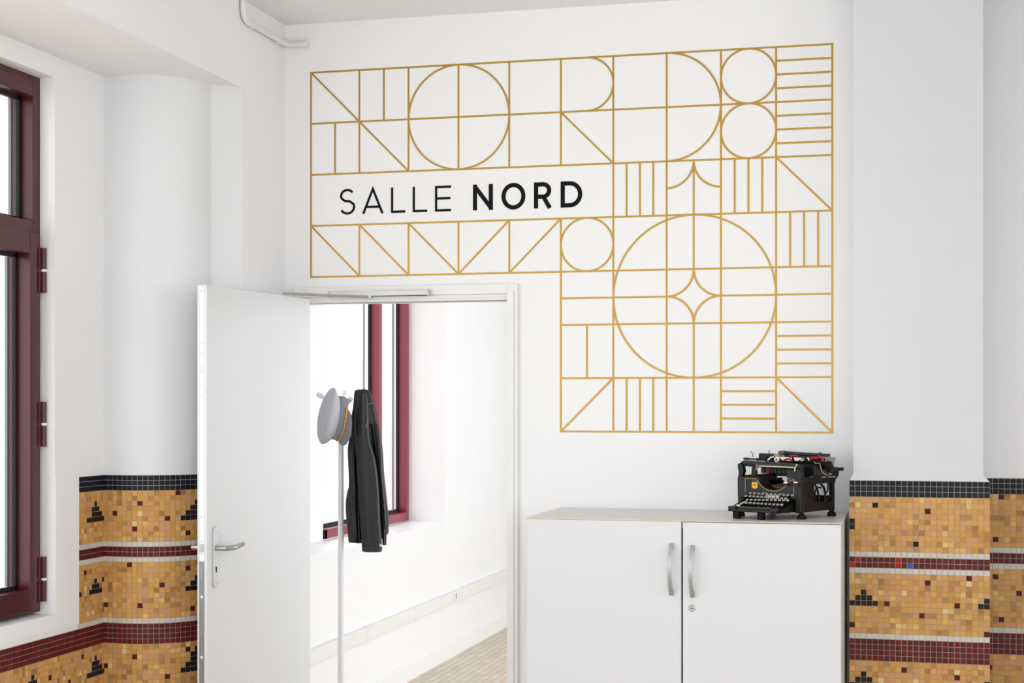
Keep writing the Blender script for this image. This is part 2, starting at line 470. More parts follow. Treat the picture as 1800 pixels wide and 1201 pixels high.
# sash below
sy1, sy0 = Yj-.028, W1y0+.02
sz1 = zt0+.012; sz0 = fz0+.012
XS = XI+.016
bm = bmesh.new(); stile = .062; rail = .075
box(bm, XS-.07, XS, sy1-stile, sy1, sz0, sz1); box(bm, XS-.07, XS, sy0, sy0+stile, sz0, sz1)
box(bm, XS-.07, XS, sy0+stile, sy1-stile, sz1-rail, sz1); box(bm, XS-.07, XS, sy0+stile, sy1-stile, sz0, sz0+rail)
sash = link('sash', bm, MAROON, root1, bevel=.003)
light(sash, sy0+stile, sy1-stile, sz0+rail, sz1-rail, XS-.058, 0, gas=.014, gap=.016, sp=.012)
for vc in (476, 746, 1018):
    zc = zof(vc, XS, Yj-.01)
    h = bmesh.new()
    for a, b in ((-.079, -.004), (.004, .079)):
        tube(h, [(XS+.006, Yj-.012, zc+a), (XS+.006, Yj-.012, zc+b)], .0095, 14)
        box(h, XS-.01, XS+.004, Yj-.04, Yj-.014, zc+a, zc+b)
    hg = link('hinge', h, MAROON, sash, smooth=True)
    h = bmesh.new(); tube(h, [(XS+.006, Yj-.012, zc-.0045), (XS+.006, Yj-.012, zc+.0045)], .0102, 14)
    link('washer', h, PVC, hg)

# ============================================================ DOOR
HX, HY = -2.374, 6.045
FX, FY = -2.456, 5.237
door = empty('door_1', (HX, HY, 0), math.atan2(FY-HY, FX-HX)); door['kind'] = 'structure'
DL = math.hypot(FX-HX, FY-HY); DH = EYE+.440; DT = .04
# local: x from the hinge to the free edge, y: -  -> visible face lies at y=0, body to the far side
# visible face looks to +X world: local +y direction = rotate; work out the sign
ang = math.atan2(FY-HY, FX-HX); ny = Vector((-math.sin(ang), math.cos(ang)))
sgn = 1 if ny.x > 0 else -1      # +1: local +y looks into the opening side (visible)
def yy(a, b):                     # helper: distances in front of the visible face
    lo, hi = sorted((a*sgn, b*sgn)); return lo, hi
leaf = link('door_leaf', B(0, DL, *yy(-DT, 0), .008, DH), DOORP, door, bevel=.0015)
# rebated lip along the free edge
hz = lambda v: EYE-(v-HOR)*depth(FX, FY)/FOC
bm = bmesh.new(); box(bm, DL-.001, DL+.0015, *yy(-.031, -.0105), .25, 1.02)
link('lock_faceplate', bm, mat('dull_zinc', (150, 150, 152), .45, metal=.4, noise=.25, nscale=25), leaf)
bm = bmesh.new(); box(bm, DL-.001, DL+.0012, *yy(-.029, -.012), 1.02, DH-.01); link('edge_strip', bm, PAINT, leaf)
def edge_bit(name, v0, v1, m, wd=.012, out=.003):
    return link(name, B(DL, DL+out, *yy(-.0205-wd/2, -.0205+wd/2), hz(v1), hz(v0)), m, leaf, bevel=.0008)
edge_bit('latch_bolt', 957, 971, STEEL, .014, .006)
edge_bit('dead_bolt', 998, 1020, STEEL, .008, .004)
edge_bit('bolt_slot', 643, 657, STEEL, .010, .002)
for v in (512, 604, 623, 676, 696, 909, 952, 975, 1050, 1156):
    bm = bmesh.new()
    tube(bm, [(DL-.001, -.0205*sgn, hz(v)), (DL+.0022, -.0205*sgn, hz(v))], .0028 if v < 1000 else .0055, 10)
    link('screw', bm, STEEL if v < 1000 else PAINT, leaf)
# handle set
hx = DL-.052
ztp, zbt = hz(928), hz(1036)
n = 16; r = .0155
pl = [(hx+r*math.cos(PI*i/n), ztp-r+r*math.sin(PI*i/n)) for i in range(n+1)]+[(hx-r*math.cos(PI*i/n), zbt+r-r*math.sin(PI*i/n)) for i in range(n+1)]
bm = bmesh.new(); prism(bm, pl, *yy(0, .008), axis='y')
plate = link('handle_plate', bm, mat('satin_aluminium', (206, 207, 209), .38, metal=.55, noise=.03), leaf, bevel=.0015)
zh = hz(966)
bm = bmesh.new(); tube(bm, [(hx, .006*sgn, zh), (hx, .052*sgn, zh)], .0095, 16)
pth = [(hx, .046*sgn, zh), (hx-.012, .054*sgn, zh), (hx-.06, .055*sgn, zh), (hx-.075, .053*sgn, zh+.002), (hx-.13, .046*sgn, zh+.006)]
tube(bm, pth, [.0095, .0095, .0093, .009, .008], 16)
lv = link('lever', bm, STEEL, plate, smooth=True, auto=50)
bm = bmesh.new(); zk = hz(1001)
tube(bm, [(hx, .0078*sgn, zk), (hx, .0095*sgn, zk)], .0048, 14); box(bm, hx-.0022, hx+.0022, *yy(.0078, .0095), zk-.016, zk)
link('keyhole', bm, HOLE, plate)
for v in (937, 1029):
    bm = bmesh.new(); tube(bm, [(hx, .0075*sgn, hz(v)), (hx, .0092*sgn, hz(v))], .0028, 12); link('screw', bm, STEEL, plate)
# lever on the other face
bm = bmesh.new(); tube(bm, [(hx, -(DT)*sgn, zh), (hx, -(DT+.052)*sgn, zh)], .0095, 16)
tube(bm, [(hx+.002, -(DT+.046)*sgn, zh), (hx-.03, -(DT+.05)*sgn, zh), (hx-.12, -(DT+.046)*sgn, zh)], .0092, 16)
link('lever', bm, STEEL, leaf, smooth=True, auto=50)
# frame around the opening
bm = bmesh.new()
fw = .043
x0, x1 = DX0, DX1
box(bm, x1, x1+fw, D-.018, D, 0, DTOP+.064)                       # right face
box(bm, x0, x1, D-.018, D, DTOP+.024, DTOP+.064)
box(bm, x1, x1+.012, D, D+WT+.01, 0, DTOP+.012); box(bm, x0-.012, x0, D, D+WT+.01, 0, DTOP+.012)
box(bm, x0-.012, x1+.012, D, D+WT+.01, DTOP, DTOP+.012)
box(bm, x0, x1, D-.006, D+.02, DTOP+.010, DTOP+.024)
box(bm, x0, x1, D+.02, D+.05, DTOP-.0, DTOP+.012)
box(bm, x1+.0, x1+.028, D-.024, D-.018, 0, DTOP+.036)
link('door_frame', bm, FRAMEP, door, bevel=.002)
bpy.context.view_layer.update()
fo = bpy.data.objects['door_frame']; fo.matrix_parent_inverse = door.matrix_world.inverted()
# closer rail and arm
rx0, rx1 = onY(580, D-.03), onY(755, D-.03)
zr = zof(516, (rx0+rx1)/2, D-.03)
bm = bmesh.new(); box(bm, rx0, rx1, D-.045, D-.018, zr-.0105, zr+.0105)
rail_o = link('closer_rail', bm, PVC if False else mat('grey_white_metal', (208, 208, 208), .4, metal=.25, noise=.02), door, bevel=.002)
rail_o.matrix_parent_inverse = door.matrix_world.inverted()
for a, b in ((rx0-.003, rx0+.007), (rx1-.007, rx1+.003)):
    e = link('rail_cap', B(a, b, D-.047, D-.018, zr-.012, zr+.012), mat('pale_grey_plastic', (196, 197, 198), .5, noise=.03), rail_o, bevel=.001)
slot = link('rail_slot', B(rx0+.10, rx1-.01, D-.041, D-.028, zr-.0125, zr-.010), HOLE, rail_o)
# arm from the rail back over the top of the leaf
bm = bmesh.new()
ax = onY(650, D-.035)
Mi = [(ax, D-.034, zr-.014), (-2.392, 5.80, DH+.006)]
tube(bm, Mi, .0055, 10); tube(bm, [(ax, D-.034, zr-.018), (ax, D-.034, zr-.008)], .012, 14)
arm = link('closer_arm', bm, STEEL, door, smooth=True); arm.matrix_parent_inverse = door.matrix_world.inverted()

# ============================================================ NEXT ROOM
WY0, WY1 = 7.0, 9.37
SZ = EYE-.72; FZ1 = 2.75
bm = bmesh.new()
box(bm, -3.2, XF, D+WT, WY0, 0, CEIL); box(bm, -3.2, XF, WY1, 11.02, 0, CEIL)
box(bm, -3.2, XF, WY0, WY1, 0, SZ-.0225); box(bm, -3.2, XF, WY0, WY1, FZ1, CEIL)
box(bm, -3.2, XF, 11.02, 12.9, 0, SZ); box(bm, -3.2, XF, 11.02, 12.9, FZ1, CEIL)
box(bm, -3.2, XF, 12.9, 17.0, 0, CEIL)
struct(link('wall_far_left', bm, PAINT))
struct(link('wall_far_back', B(-3.2, 4.6, 17.0, 17.2, 0, CEIL), PAINT))
bm = bmesh.new(); box(bm, 2.2, 2.4, D+WT, 6.6, 0, CEIL); box(bm, 2.2, 2.4, 11.8, 17, 0, CEIL); box(bm, 2.2, 2.4, 6.6, 11.8, 0, .4); box(bm, 2.2, 2.4, 6.6, 11.8, 3.0, CEIL)
struct(link('wall_far_right', bm, PAINT))
bm = bmesh.new()
prism(bm, [(XF, 0), (XF+.014, 0), (XF+.014, .098), (XF+.006, .106), (XF, .106)], D+WT, 17.0, axis='y')
struct(link('baseboard_far_left', bm, PAINT))
struct(link('window_sill_trim', B(-3.03, XF+.012, WY0, WY1, SZ-.022, SZ), PAINT))
bpy.data.objects['window_sill_trim'].name = 'trim_4'
# trunking
zt, zb = EYE-1.17, EYE-1.24
bm = bmesh.new(); box(bm, XF, XF+.032, D+WT+.02, 16.9, zb, zt)
trk = link('cable_trunking', bm, PVC, bevel=.004)
tag(trk, 'long white plastic cable trunking along the wall beyond the door, above the skirting', 'trunking')
for (u, wdt) in ((649, .05), (731, .045), (868, .12)):
    yv = onX(u, XF+.032)
    lid = link('trunking_joint', B(XF+.002, XF+.0345, yv-wdt/2, yv+wdt/2, zb-.002, zt+.002), PVC, trk, bevel=.001)
yv = onX(800, XF+.034)
oc = link('socket', B(XF+.03, XF+.0375, yv-.035, yv+.035, zb+.003, zt-.003), PVC, trk, bevel=.002)
link('switch', B(XF+.037, XF+.0385, yv+.004, yv+.02, zb+.025, zt-.012), SPACER, oc)
# its window
XG = -3.02
root2 = empty('window_2'); root2['kind'] = 'structure'
ym = onX(669, XG); yL = onX(571, XG)
jw = .052
bm = bmesh.new()
zr0 = SZ+.004
box(bm, XG-.07, XG, WY1-jw, WY1, zr0, FZ1)
box(bm, XG-.07, XG, ym-.03, ym+.03, zr0, FZ1)
box(bm, XG-.07, XG, yL, yL+.04, zr0, zr0+.055)
box(bm, XG-.07, XG, yL, ym-.03, zr0, zr0+.052); box(bm, XG-.07, XG, ym+.03, WY1-jw, zr0, zr0+.052)
box(bm, XG-.07, XG, yL, WY1, FZ1-.05, FZ1)
link('window_frame', bm, MAROON_R, root2, bevel=.003)
light(root2, ym+.03, WY1-jw, zr0+.052, FZ1-.05, XG-.058, 0, gas=.022, gap=.03, sp=.01)
light(root2, yL, ym-.03, zr0+.052, FZ1-.05, XG-.058, 0, gas=.022, gap=.045, sp=.01)
link('white_panel', B(XG-.06, XG-.01, WY0, yL-.001, zr0, FZ1), PAINT, root2)
# second window further on, only its hinges and edge show past the door jamb
root3 = empty('window_3'); root3['kind'] = 'structure'
bm = bmesh.new(); box(bm, XF-.12, XF+.002, 11.02, 11.07, SZ, FZ1); box(bm, XF-.12, XF-.05, 12.85, 12.9, SZ, FZ1); box(bm, XF-.12, XF-.05, 11.07, 12.85, SZ, SZ+.05)
fr3 = link('window_frame', bm, MAROON_R, root3)
link('pane', B(XF-.09, XF-.086, 11.07, 12.85, SZ+.05, FZ1), GLASS, root3)
for v in (557, 624):
    zc = zof(v, XF, 11.03)
    link('hinge', B(XF, XF+.014, 11.03, 11.05, zc-.03, zc+.03), MAROON, fr3)

# outside: low brick wall with a pale coping, pale ground
bm = bmesh.new(); box(bm, -5.3, -5.0, 5.0, 11.2, -1, 1.34); box(bm, -5.3, -5.0, 14.62, 40, -1, 1.34)
bw = link('garden_wall', bm, BRICKM)
tag(bw, 'low pale brick wall outside, seen through the windows', 'wall')
link('rendered_panel', B(-5.3, -5.0, 11.2, 14.62, -1, 1.34), PAINT, bw)
link('ledge', B(-5.0, -4.93, 11.2, 14.62, .84, .87), PAINT, bw)
link('coping', B(-5.34, -4.96, 5.0, 40, 1.34, 1.46), PAINT, bw)
gr = link('ground', B(-40, -3.3, -12, 60, -1.2, -1.0), mat('pale_paving', (222, 218, 210), .8, noise=.03, nscale=1)); gr['kind'] = 'structure'

# ============================================================ MURAL
mural = empty('gold_mural', (0, D, EYE), 0, 'large geometric mural of thin gold lines on the white wall above the door and cabinet', 'wall mural')
MX0 = -2.384; U = .2114; MZ0 = (HOR-128)/ (FOC/depth(-2.384, D))
def mp(c, r): return (MX0+c*U, MZ0-r*U)
LW = .0074
YB = -.0002
STEP = [0]
def lines(name, segs, th=.0012):
    bm = bmesh.new(); STEP[0] += 1; th += STEP[0]*.00003
    for (a, b) in segs:
        ribbon(bm, [mp(*a), mp(*b)], LW, YB, -th)
    return link(name, bm, GOLD, mural)
def circ(name, c, r, R, a0=0, a1=360, th=.0015):
    bm = bmesh.new(); cx, cz = mp(c, r); STEP[0] += 1; th += STEP[0]*.00003
    p = arc(cx, cz, R*U, a0, a1, 72 if a1-a0 > 200 else 36)
    if a1-a0 >= 360: ribbon(bm, p[:-1], LW, YB, -th, closed=True)
    else: ribbon(bm, p, LW, YB, -th)
    return link(name, bm, GOLD, mural)
e = LW/2/U
H = [((0-e, 0), (10+e, 0)), ((0, 1), (10, 1)), ((0, 2), (10, 2)), ((0, 3), (10, 3)), ((0-e, 4), (10, 4)), ((5, 4.5), (7, 4.5)), ((8, 4.5), (10, 4.5)), ((5, 5), (10, 5)), ((5, 6), (10, 6)), ((5-e, 7), (10+e, 7))]
V = [((0, 0), (0, 4)), ((5, 0), (5, 2)), ((5, 3), (5, 7)), ((10, 0), (10, 7)), ((7.5, 2), (7.5, 4)), ((7.5, 5), (7.5, 7))]
for c in (1, 2, 3, 4): V += [((c, 0), (c, 2)), ((c, 3), (c, 4))]
for c in (6, 7, 8, 9): V += [((c, 0), (c, 7))]
lines('horizontal_grid_lines', H, .0010)
lines('vertical_grid_lines', V, .0012)
for name, segs in (
    ('diagonal_line', [((0, 0), (2, 2))]), ('diagonal_line', [((5, 1), (6, 2))]), ('diagonal_line', [((9, 2), (10, 3))]),
    ('diagonal_line', [((0, 3), (1, 4))]), ('diagonal_line', [((1, 3), (2, 4))]), ('diagonal_line', [((2, 3), (3, 4))]),
    ('diagonal_line', [((4, 3), (3, 4))]), ('diagonal_line', [((5, 3), (4, 4))]), ('diagonal_line', [((6, 6), (5, 7))]), ('diagonal_line', [((9, 6), (10, 7))]),
    ('hatch_lines', [((1.5, 0), (1.5, 1))]), ('hatch_lines', [((.5, 1), (.5, 2))]), ('hatch_lines', [((5.5, 5), (5.5, 6))]),
    ('hatch_lines', [((9, .25*k), (10, .25*k)) for k in (1, 2, 3, 5, 6, 7)]),
    ('hatch_lines', [((6+.25*k, 2), (6+.25*k, 3)) for k in (1, 2, 3)]), ('hatch_lines', [((8+.25*k, 2), (8+.25*k, 3)) for k in (1, 2, 3)]),
    ('hatch_lines', [((9+.25*k, 3), (9+.25*k, 4)) for k in (1, 2, 3)]), ('hatch_lines', [((9, 5+.25*k), (10, 5+.25*k)) for k in (1, 2, 3)]),
    ('hatch_lines', [((6+.25*k, 6), (6+.25*k, 7)) for k in (1, 2, 3)]), ('hatch_lines', [((8, 6+.25*k), (9, 6+.25*k)) for k in (1, 2, 3)])):
    lines(name, segs, .0014)
circ('circle', 3, 1, 1); circ('circle', 8.5, .5, .5); circ('circle', 8.5, 1.5, .5); circ('circle', 5.5, 3.5, .5); circ('circle', 7.5, 4.5, 1.5)
circ('half_circle', 5.5, .5, .5, -90, 90); circ('half_circle', 7, 1, 1, -90, 90)
circ('quarter_arc', 7, 2, .5, -90, 0); circ('quarter_arc', 8, 2, .5, 180, 270)
bm = bmesh.new()
for j_, (c, r, a0) in enumerate(((7, 4, -90), (8, 4, 180), (8, 5, 90), (7, 5, 0))):
    cx, cz = mp(c, r); ribbon(bm, arc(cx, cz, .5*U, a0, a0+90, 24), LW, YB, -.0028-.0001*j_)
link('star', bm, GOLD, mural)

# lettering
sal = empty('lettering', (0, D, EYE), 0, 'black capital letters SALLE NORD on the white band inside the gold mural', 'wall lettering')
Z0, Z1 = .788, .892; HH = Z1-Z0
def LX(u): return onY(u, D)
def letter(name, paths, wd, closed=()):
    bm = bmesh.new()
    for i, p in enumerate(paths): ribbon(bm, p, wd, YB, -.0012-.0001*i, closed=(i in closed))
    o = link('letter_'+name, bm, BLACKVINYL, sal); return o
t, T = .0096, .0172
def ell(cx, cz, rx, rz, a0, a1, n=28): return [(cx+rx*math.cos(math.radians(a0+(a1-a0)*i/n)), cz+rz*math.sin(math.radians(a0+(a1-a0)*i/n))) for i in range(n+1)]
# S
a, b = LX(597)+t/2, LX(624.4)-t/2; cx = (a+b)/2; rx = (b-a)/2; ru = HH*.232; zt_, zb_ = Z1+.001-t/2-ru, Z0-.001+t/2+HH*.262
rl = HH*.262
S = ell(cx, zt_, rx*.93, ru, 35, 205)+[(cx-rx*.42, zt_-ru*.82), (cx+rx*.38, zb_+rl*.80)]+ell(cx, zb_, rx, rl, 25, -150)
letter('s', [S], t)
a, b = LX(636.8), LX(674.2); m_ = (a+b)/2
letter('a', [[(a+t*.45, Z0), (m_, Z1-t*.3), (b-t*.45, Z0)], [(a+(b-a)*.19, Z0+HH*.27), (b-(b-a)*.19, Z0+HH*.27)]], t)
for u0, u1 in ((687.4, 712.5), (725.5, 751)):
    a, b = LX(u0)+t/2, LX(u1); letter('l', [[(a, Z1), (a, Z0+t/2), (b, Z0+t/2)]], t)
a, b = LX(764.7)+t/2, LX(793)
letter('e', [[(b, Z1-t/2), (a, Z1-t/2), (a, Z0+t/2), (b, Z0+t/2)], [(a, (Z0+Z1)/2+.001), (b-.003, (Z0+Z1)/2+.001)]], t)
a, b = LX(831.4)+T/2, LX(866.5)-T/2
letter('n', [[(a, Z0), (a, Z1)], [(a, Z1-T*.5), (b, Z0+T*.5)], [(b, Z0), (b, Z1)]], T)
a, b = LX(881.5)+T/2, LX(923.7)-T/2
letter('o', [ell((a+b)/2, (Z0+Z1)/2, (b-a)/2, HH/2-T/2+.0015, 0, 360, 48)[:-1]], T, closed=(0,))
a, b = LX(938.7)+T/2, LX(969)-T/2; rr = HH*.64; rz = (rr-T)/2; zc = Z1-T/2-rz
letter('r', [[(a, Z0), (a, Z1)], [(a, Z1-T/2), (b-rz, Z1-T/2)]+ell(b-rz, zc, rz, rz, 90, -90, 16)+[(a, zc-rz)], [(b-rz*.95, zc-rz), (b+T*.18, Z0)]], T)
a, b = LX(985.5)+T/2, LX(1023.5)-T/2; rz = (HH-T)/2; zc = (Z0+Z1)/2
letter('d', [[(a, Z0), (a, Z1)], [(a, Z1-T/2), (b-rz*.95, Z1-T/2)]+ell(b-rz*.95, zc, rz*.95, rz, 90, -90, 24)+[(a, Z0+T/2)]], T)

# ============================================================ CONDUIT
bm = bmesh.new()
zc = EYE+1.497; r = .0115; xc = XL+r+.003
pp = [(xc, 5.625, CEIL-.001), (xc, 5.625, zc+.05)]+[(xc, 5.625+.045*(1-math.cos(a)), zc+.045*(1-math.sin(a))) for a in [PI/2*i/6 for i in range(0, 7)]][0:0]
pp += [(xc, 5.625+.04*math.sin(PI/2*i/6), zc+.04*(1-math.cos(PI/2*i/6))) for i in range(7)][0:0]
pp += [(xc, 5.630, zc+.022), (xc, 5.642, zc+.006), (xc, 5.665, zc)]
pp += [(xc, D-.05, zc), (xc+.006, D-.022, zc), (xc+.03, D-r-.003, zc), (onY(541, D-.014), D-r-.003, zc)]
tube(bm, pp, r, 14)
cd = link('conduit', bm, PVC, smooth=True, auto=60)
tag(cd, 'thin white pipe conduit running just under the ceiling in the corner', 'conduit')
for yv in (5.72, 5.98):
    link('clip', B(XL, xc+r+.002, yv-.008, yv+.008, zc-r-.003, zc+r+.002), PVC, cd, bevel=.002)
ux = onY(520, D-.014)
bm = bmesh.new(); tube(bm, [(ux, D-r-.003, zc), (ux+.052, D-r-.003, zc)], r+.0025, 14)
link('end_sleeve', bm, PVC, cd, smooth=True)

# ============================================================ CABINET
cabY, cabX0, cabX1, cabH = 5.500, -1.327, -.215, EYE-.403
cbn = empty('cabinet', ((cabX0+cabX1)/2, (cabY+D)/2, 0), 0, 'white two-door office cabinet against the mural wall, typewriter on its top', 'cabinet')
cw = (cabX1-cabX0)/2; ch = (D-.004-cabY)/2
link('carcass', B(-cw, cw, -ch+.02, ch, .0, cabH-.0045), mat('cabinet_side', (220, 219, 216), .5, noise=.01), cbn, bevel=.001)
top = link('cabinet_top', B(-cw-.002, cw+.004, -ch-.001, ch, cabH-.0042, cabH), [CABTOP, CABEDGE], cbn, bevel=.0006)
for p in top.data.polygons:
    if abs(p.normal.z) < .5: p.material_index = 1
sx = onY(1198.5, cabY)-(cabX0+cabX1)/2
for x0, x1, nm in ((-cw, sx-.0026, 'left'), (sx+.0034, cw, 'right')):
    d_ = link('cabinet_door', B(x0, x1, -ch, -ch+.018, .06, cabH-(.0048 if nm == 'left' else .0068)), CAB, cbn, bevel=.0008)
    hx_ = onY(1178.5 if nm == 'left' else 1215.5, cabY-.03)-(cabX0+cabX1)/2
    uu = 1178 if nm == 'left' else 1215
    va, vb = (956, 1048) if nm == 'left' else (959.5, 1051.5)
    Xw = hx_+(cabX0+cabX1)/2; za, zb2 = zof(va, Xw, cabY-.02), zof(vb, Xw, cabY-.02)
    bm = bmesh.new(); rings = []
    N = 24; hw = .0068
    for i in range(N+1):
        s = i/N; z = za+(zb2-za)*s; y = -ch-.004-.024*math.sin(PI*s)**.8 if 0 < s < 1 else -ch-.004
        xo = -.004*math.sin(PI*s)
        rings.append([(hx_-hw+xo, y, z), (hx_+hw+xo, y, z), (hx_+hw+xo, y-.006, z), (hx_-hw+xo, y-.006, z)])
    loft(bm, rings)
    box(bm, hx_-hw, hx_+hw, -ch-.006, -ch, za-.022, za); box(bm, hx_-hw, hx_+hw, -ch-.006, -ch, zb2, zb2+.022)
    link('handle', bm, ALU, d_, smooth=True, auto=40)
    if nm == 'right':
        lx = onY(1216, cabY)-(cabX0+cabX1)/2; lz = zof(1069.5, lx+(cabX0+cabX1)/2, cabY)
        M = Matrix.Translation((lx, -ch, lz)) @ Matrix.Rotation(PI/2, 4, 'X')
        bm = bmesh.new(); lathe(bm, [(.0115, 0), (.0115, .002), (.009, .004), (.0065, .004), (.0065, .003), (0, .003)], M, 28)
        lk = link('lock', bm, STEEL, d_, smooth=True)
        link('keyhole', B(lx-.004, lx+.004, -ch-.0036, -ch-.003, lz-.0014, lz+.0014), HOLE, lk)
link('inner_gap', B(sx-.03, sx+.03, -ch+.0185, -ch+.0198, .06, cabH-.03), HOLE, cbn)

# ============================================================ TYPEWRITER
AT = math.radians(40)
FRx, FRz = 1.029, 5.567
tp = at(900+FOC*FRx/FRz, HOR, FRz)
tw = empty('typewriter', (tp.x, tp.y, cabH), TH-AT, 'antique black typewriter with gold emblem and round keys on the white cabinet', 'typewriter')
ca, sa = math.cos(AT), math.sin(AT)
def T2(u, v, y):
    t_ = (u-900)/FOC
    x = (t_*(FRz+ca*y)-FRx-sa*y)/(ca+sa*t_)
    z = FRz-sa*x+ca*y
    return (x, y, EYE-cabH-(v-HOR)*z/FOC)
def TZ(v, x, y): return EYE-cabH-(v-HOR)*(FRz-sa*x+ca*y)/FOC
IRON = mat('black_enamel', (8, 8, 8), .36, noise=.35, nscale=40, spec=.3)
RUST = mat('rusty_iron', (17, 12, 9), .45, noise=.5, nscale=30, spec=.3)
OLIVE = mat('worn_enamel', (28, 27, 21), .42, noise=.4, nscale=50, spec=.3)
TAN = mat('aged_steel', (148, 132, 110), .4, metal=.5, noise=.3, nscale=60)
BRIGHT = mat('bright_nickel', (214, 204, 184), .25, metal=.7, noise=.1, nscale=40)
GOLDP = mat('gold_decal', (214, 164, 56), .4, metal=.35, noise=.15, nscale=200)
REDR = mat('red_ribbon', (168, 20, 36), .6, noise=.2, nscale=60)
PAPER = mat('white_paper', (236, 234, 232), .8, noise=.02)
RUBB = mat('black_rubber', (14, 14, 15), .7, noise=.2, nscale=50, spec=.25)
XLf, DP = -.252, .236
# feet
for (fx, fy) in ((0, .004), (0, DP-.012), (XLf, .004), (XLf, DP-.012)):
    bm = bmesh.new()
    lathe(bm, [(.0155, 0), (.0165, .003), (.0155, .011), (.010, .017), (.0075, .019), (.0075, .026)], Matrix.Translation((fx-.002, fy, 0)), 24)
    link('foot', bm, RUBB, tw, smooth=True, auto=60)
# side frames
def side(x0, x1, nm):
    bm = bmesh.new()
    box(bm, x0, x1, -.008, .010, .022, .19)           # front post
    box(bm, x0, x1, DP-.022, DP, .020, .165)          # back post
    box(bm, x0, x1, .008, DP-.02, .024, .055)         # bottom rail
    box(bm, x0, x1, .008, DP-.02, .122, .150)         # top rail
    prism(bm, [(DP-.03, .165), (DP-.03, .135), (DP, .118), (DP+.010, .135), (DP+.030, .146), (DP+.034, .172), (DP+.02, .180), (DP-.03, .178)], x0, x1, axis='x')
    # pierced bracket: curved struts
    for pth, w_ in (([(.13, .055), (.128, .075), (.118, .10), (.10, .123)], .007), ([(.172, .055), (.176, .085), (.165, .108), (.14, .123)], .008),
                    ([(.215, .075), (.19, .062), (.172, .055)], .007), ([(.178, .085), (.195, .095), (.198, .123)], .006), ([(.105, .055), (.10, .09), (.112, .110), (.15, .106)], .006)):
        tube(bm, [((x0+x1)/2, a_, b_) for a_, b_ in pth], w_*.55, 8)
    box(bm, x0, x1, .008, .085, .054, .123)           # solid web to the front
    return link(nm, bm, RUST, tw, bevel=.0018)
side(-.008, .004, 'side_frame'); side(XLf-.004, XLf+.008, 'side_frame')
bm = bmesh.new()
prism(bm, [(-.012, .020), (.014, .020), (.014, .17), (.008, .19), (-.006, .195), (-.012, .17)], -.008, .006, axis='x')
bm.free()
bm = bmesh.new(); box(bm, -.020, .006, -.014, .012, .022, .178); link('corner_post', bm, OLIVE, tw, bevel=.005, seg=3)
bm = bmesh.new()
pl_ = [(XLf-.004, .022), (XLf+.012, .022), (XLf+.012, .145), (XLf+.020, .165), (XLf+.016, .185), (XLf+.006, .197), (XLf-.006, .19), (XLf-.004, .172), (XLf, .160), (XLf-.006, .140)]
prism(bm, pl_, -.012, .008, axis='y'); link('corner_post', bm, IRON, tw, bevel=.002)
# base rails front/back and floor of the machine
bm = bmesh.new(); box(bm, XLf, 0, DP-.014, DP-.004, .024, .075); box(bm, XLf, 0, -.004, .012, .024, .05); box(bm, XLf+.01, -.01, .01, DP-.02, .030, .036)
link('base_frame', bm, RUST, tw, bevel=.002)
bm = bmesh.new(); box(bm, XLf, 0, DP-.012, DP-.002, .140, .180); link('rear_rail', bm, IRON, tw, bevel=.002)
# front plate with the curved cut-out
cxl, cxr = T2(1336, 838, -.01)[0], T2(1385, 840, -.01)[0]
cm = (cxl+cxr)/2; cr = (cxr-cxl)/2
pz1, pz0 = .146, .070
low = TZ(861, cm, -.01)
pts = [(XLf+.004, pz0), (-.006, pz0), (-.006, pz1), (cxr+.018, pz1)]
nA = 20
pts += [(cm+cr*math.cos(PI*i/nA), pz1-.004-(pz1-.004-low)*math.sin(PI*i/nA)) for i in range(nA+1)]
pts += [(cxl-.018, pz1), (XLf+.004, pz1)]
bm = bmesh.new(); prism(bm, pts, -.016, -.008, axis='y')
fp = link('front_plate', bm, mat('blue_black_enamel', (15, 18, 21), .4, noise=.2, nscale=40, spec=.35), tw, bevel=.001)
# gold pin-striping
def stripe(name, p, wd=.0012, m=None):
    bm = bmesh.new(); ribbon(bm, p, wd, -.0158, -.0166); return link(name, bm, m or GOLDP, fp)
arcp = [(cm+(cr+.004)*math.cos(PI*i/nA), pz1-.004-(pz1+.001-low)*math.sin(PI*i/nA)) for i in range(2, nA-1)]
stripe('gold_stripe', [(-.022, pz0+.012), (-.022, pz1-.006), (cxr+.020, pz1-.006)]+arcp+[(cxl-.020, pz1-.006), (XLf+.030, pz1-.006), (XLf+.030, pz0+.02)])
for k in (-1, 1):
    stripe('gold_stripe', [(cm+k*.036+.018*math.cos(PI*i/10), pz0+.010+.010*math.sin(PI*i/10)) for i in range(11)], .001)
sxm, szm = T2(1327, 853, -.016)[0], TZ(853, T2(1327, 853, -.016)[0], -.016)
bm = bmesh.new(); prism(bm, [(sxm-.012, szm+.011), (sxm+.012, szm+.011), (sxm+.012, szm-.009), (sxm, szm-.014), (sxm-.012, szm-.009)], -.0175, -.0155, axis='y')
link('emblem', bm, GOLDP, fp)
bm = bmesh.new(); box(bm, sxm-.006, sxm+.006, -.0182, -.0172, szm-.001, szm+.003); link('emblem_mark', bm, mat('brown_print', (150, 92, 30), .5, noise=.2), fp)
bm = bmesh.new(); box(bm, cm-.028, cm+.028, -.020, -.014, pz0-.001, pz0+.013); link('nameplate', bm, BRIGHT, fp, bevel=.001)
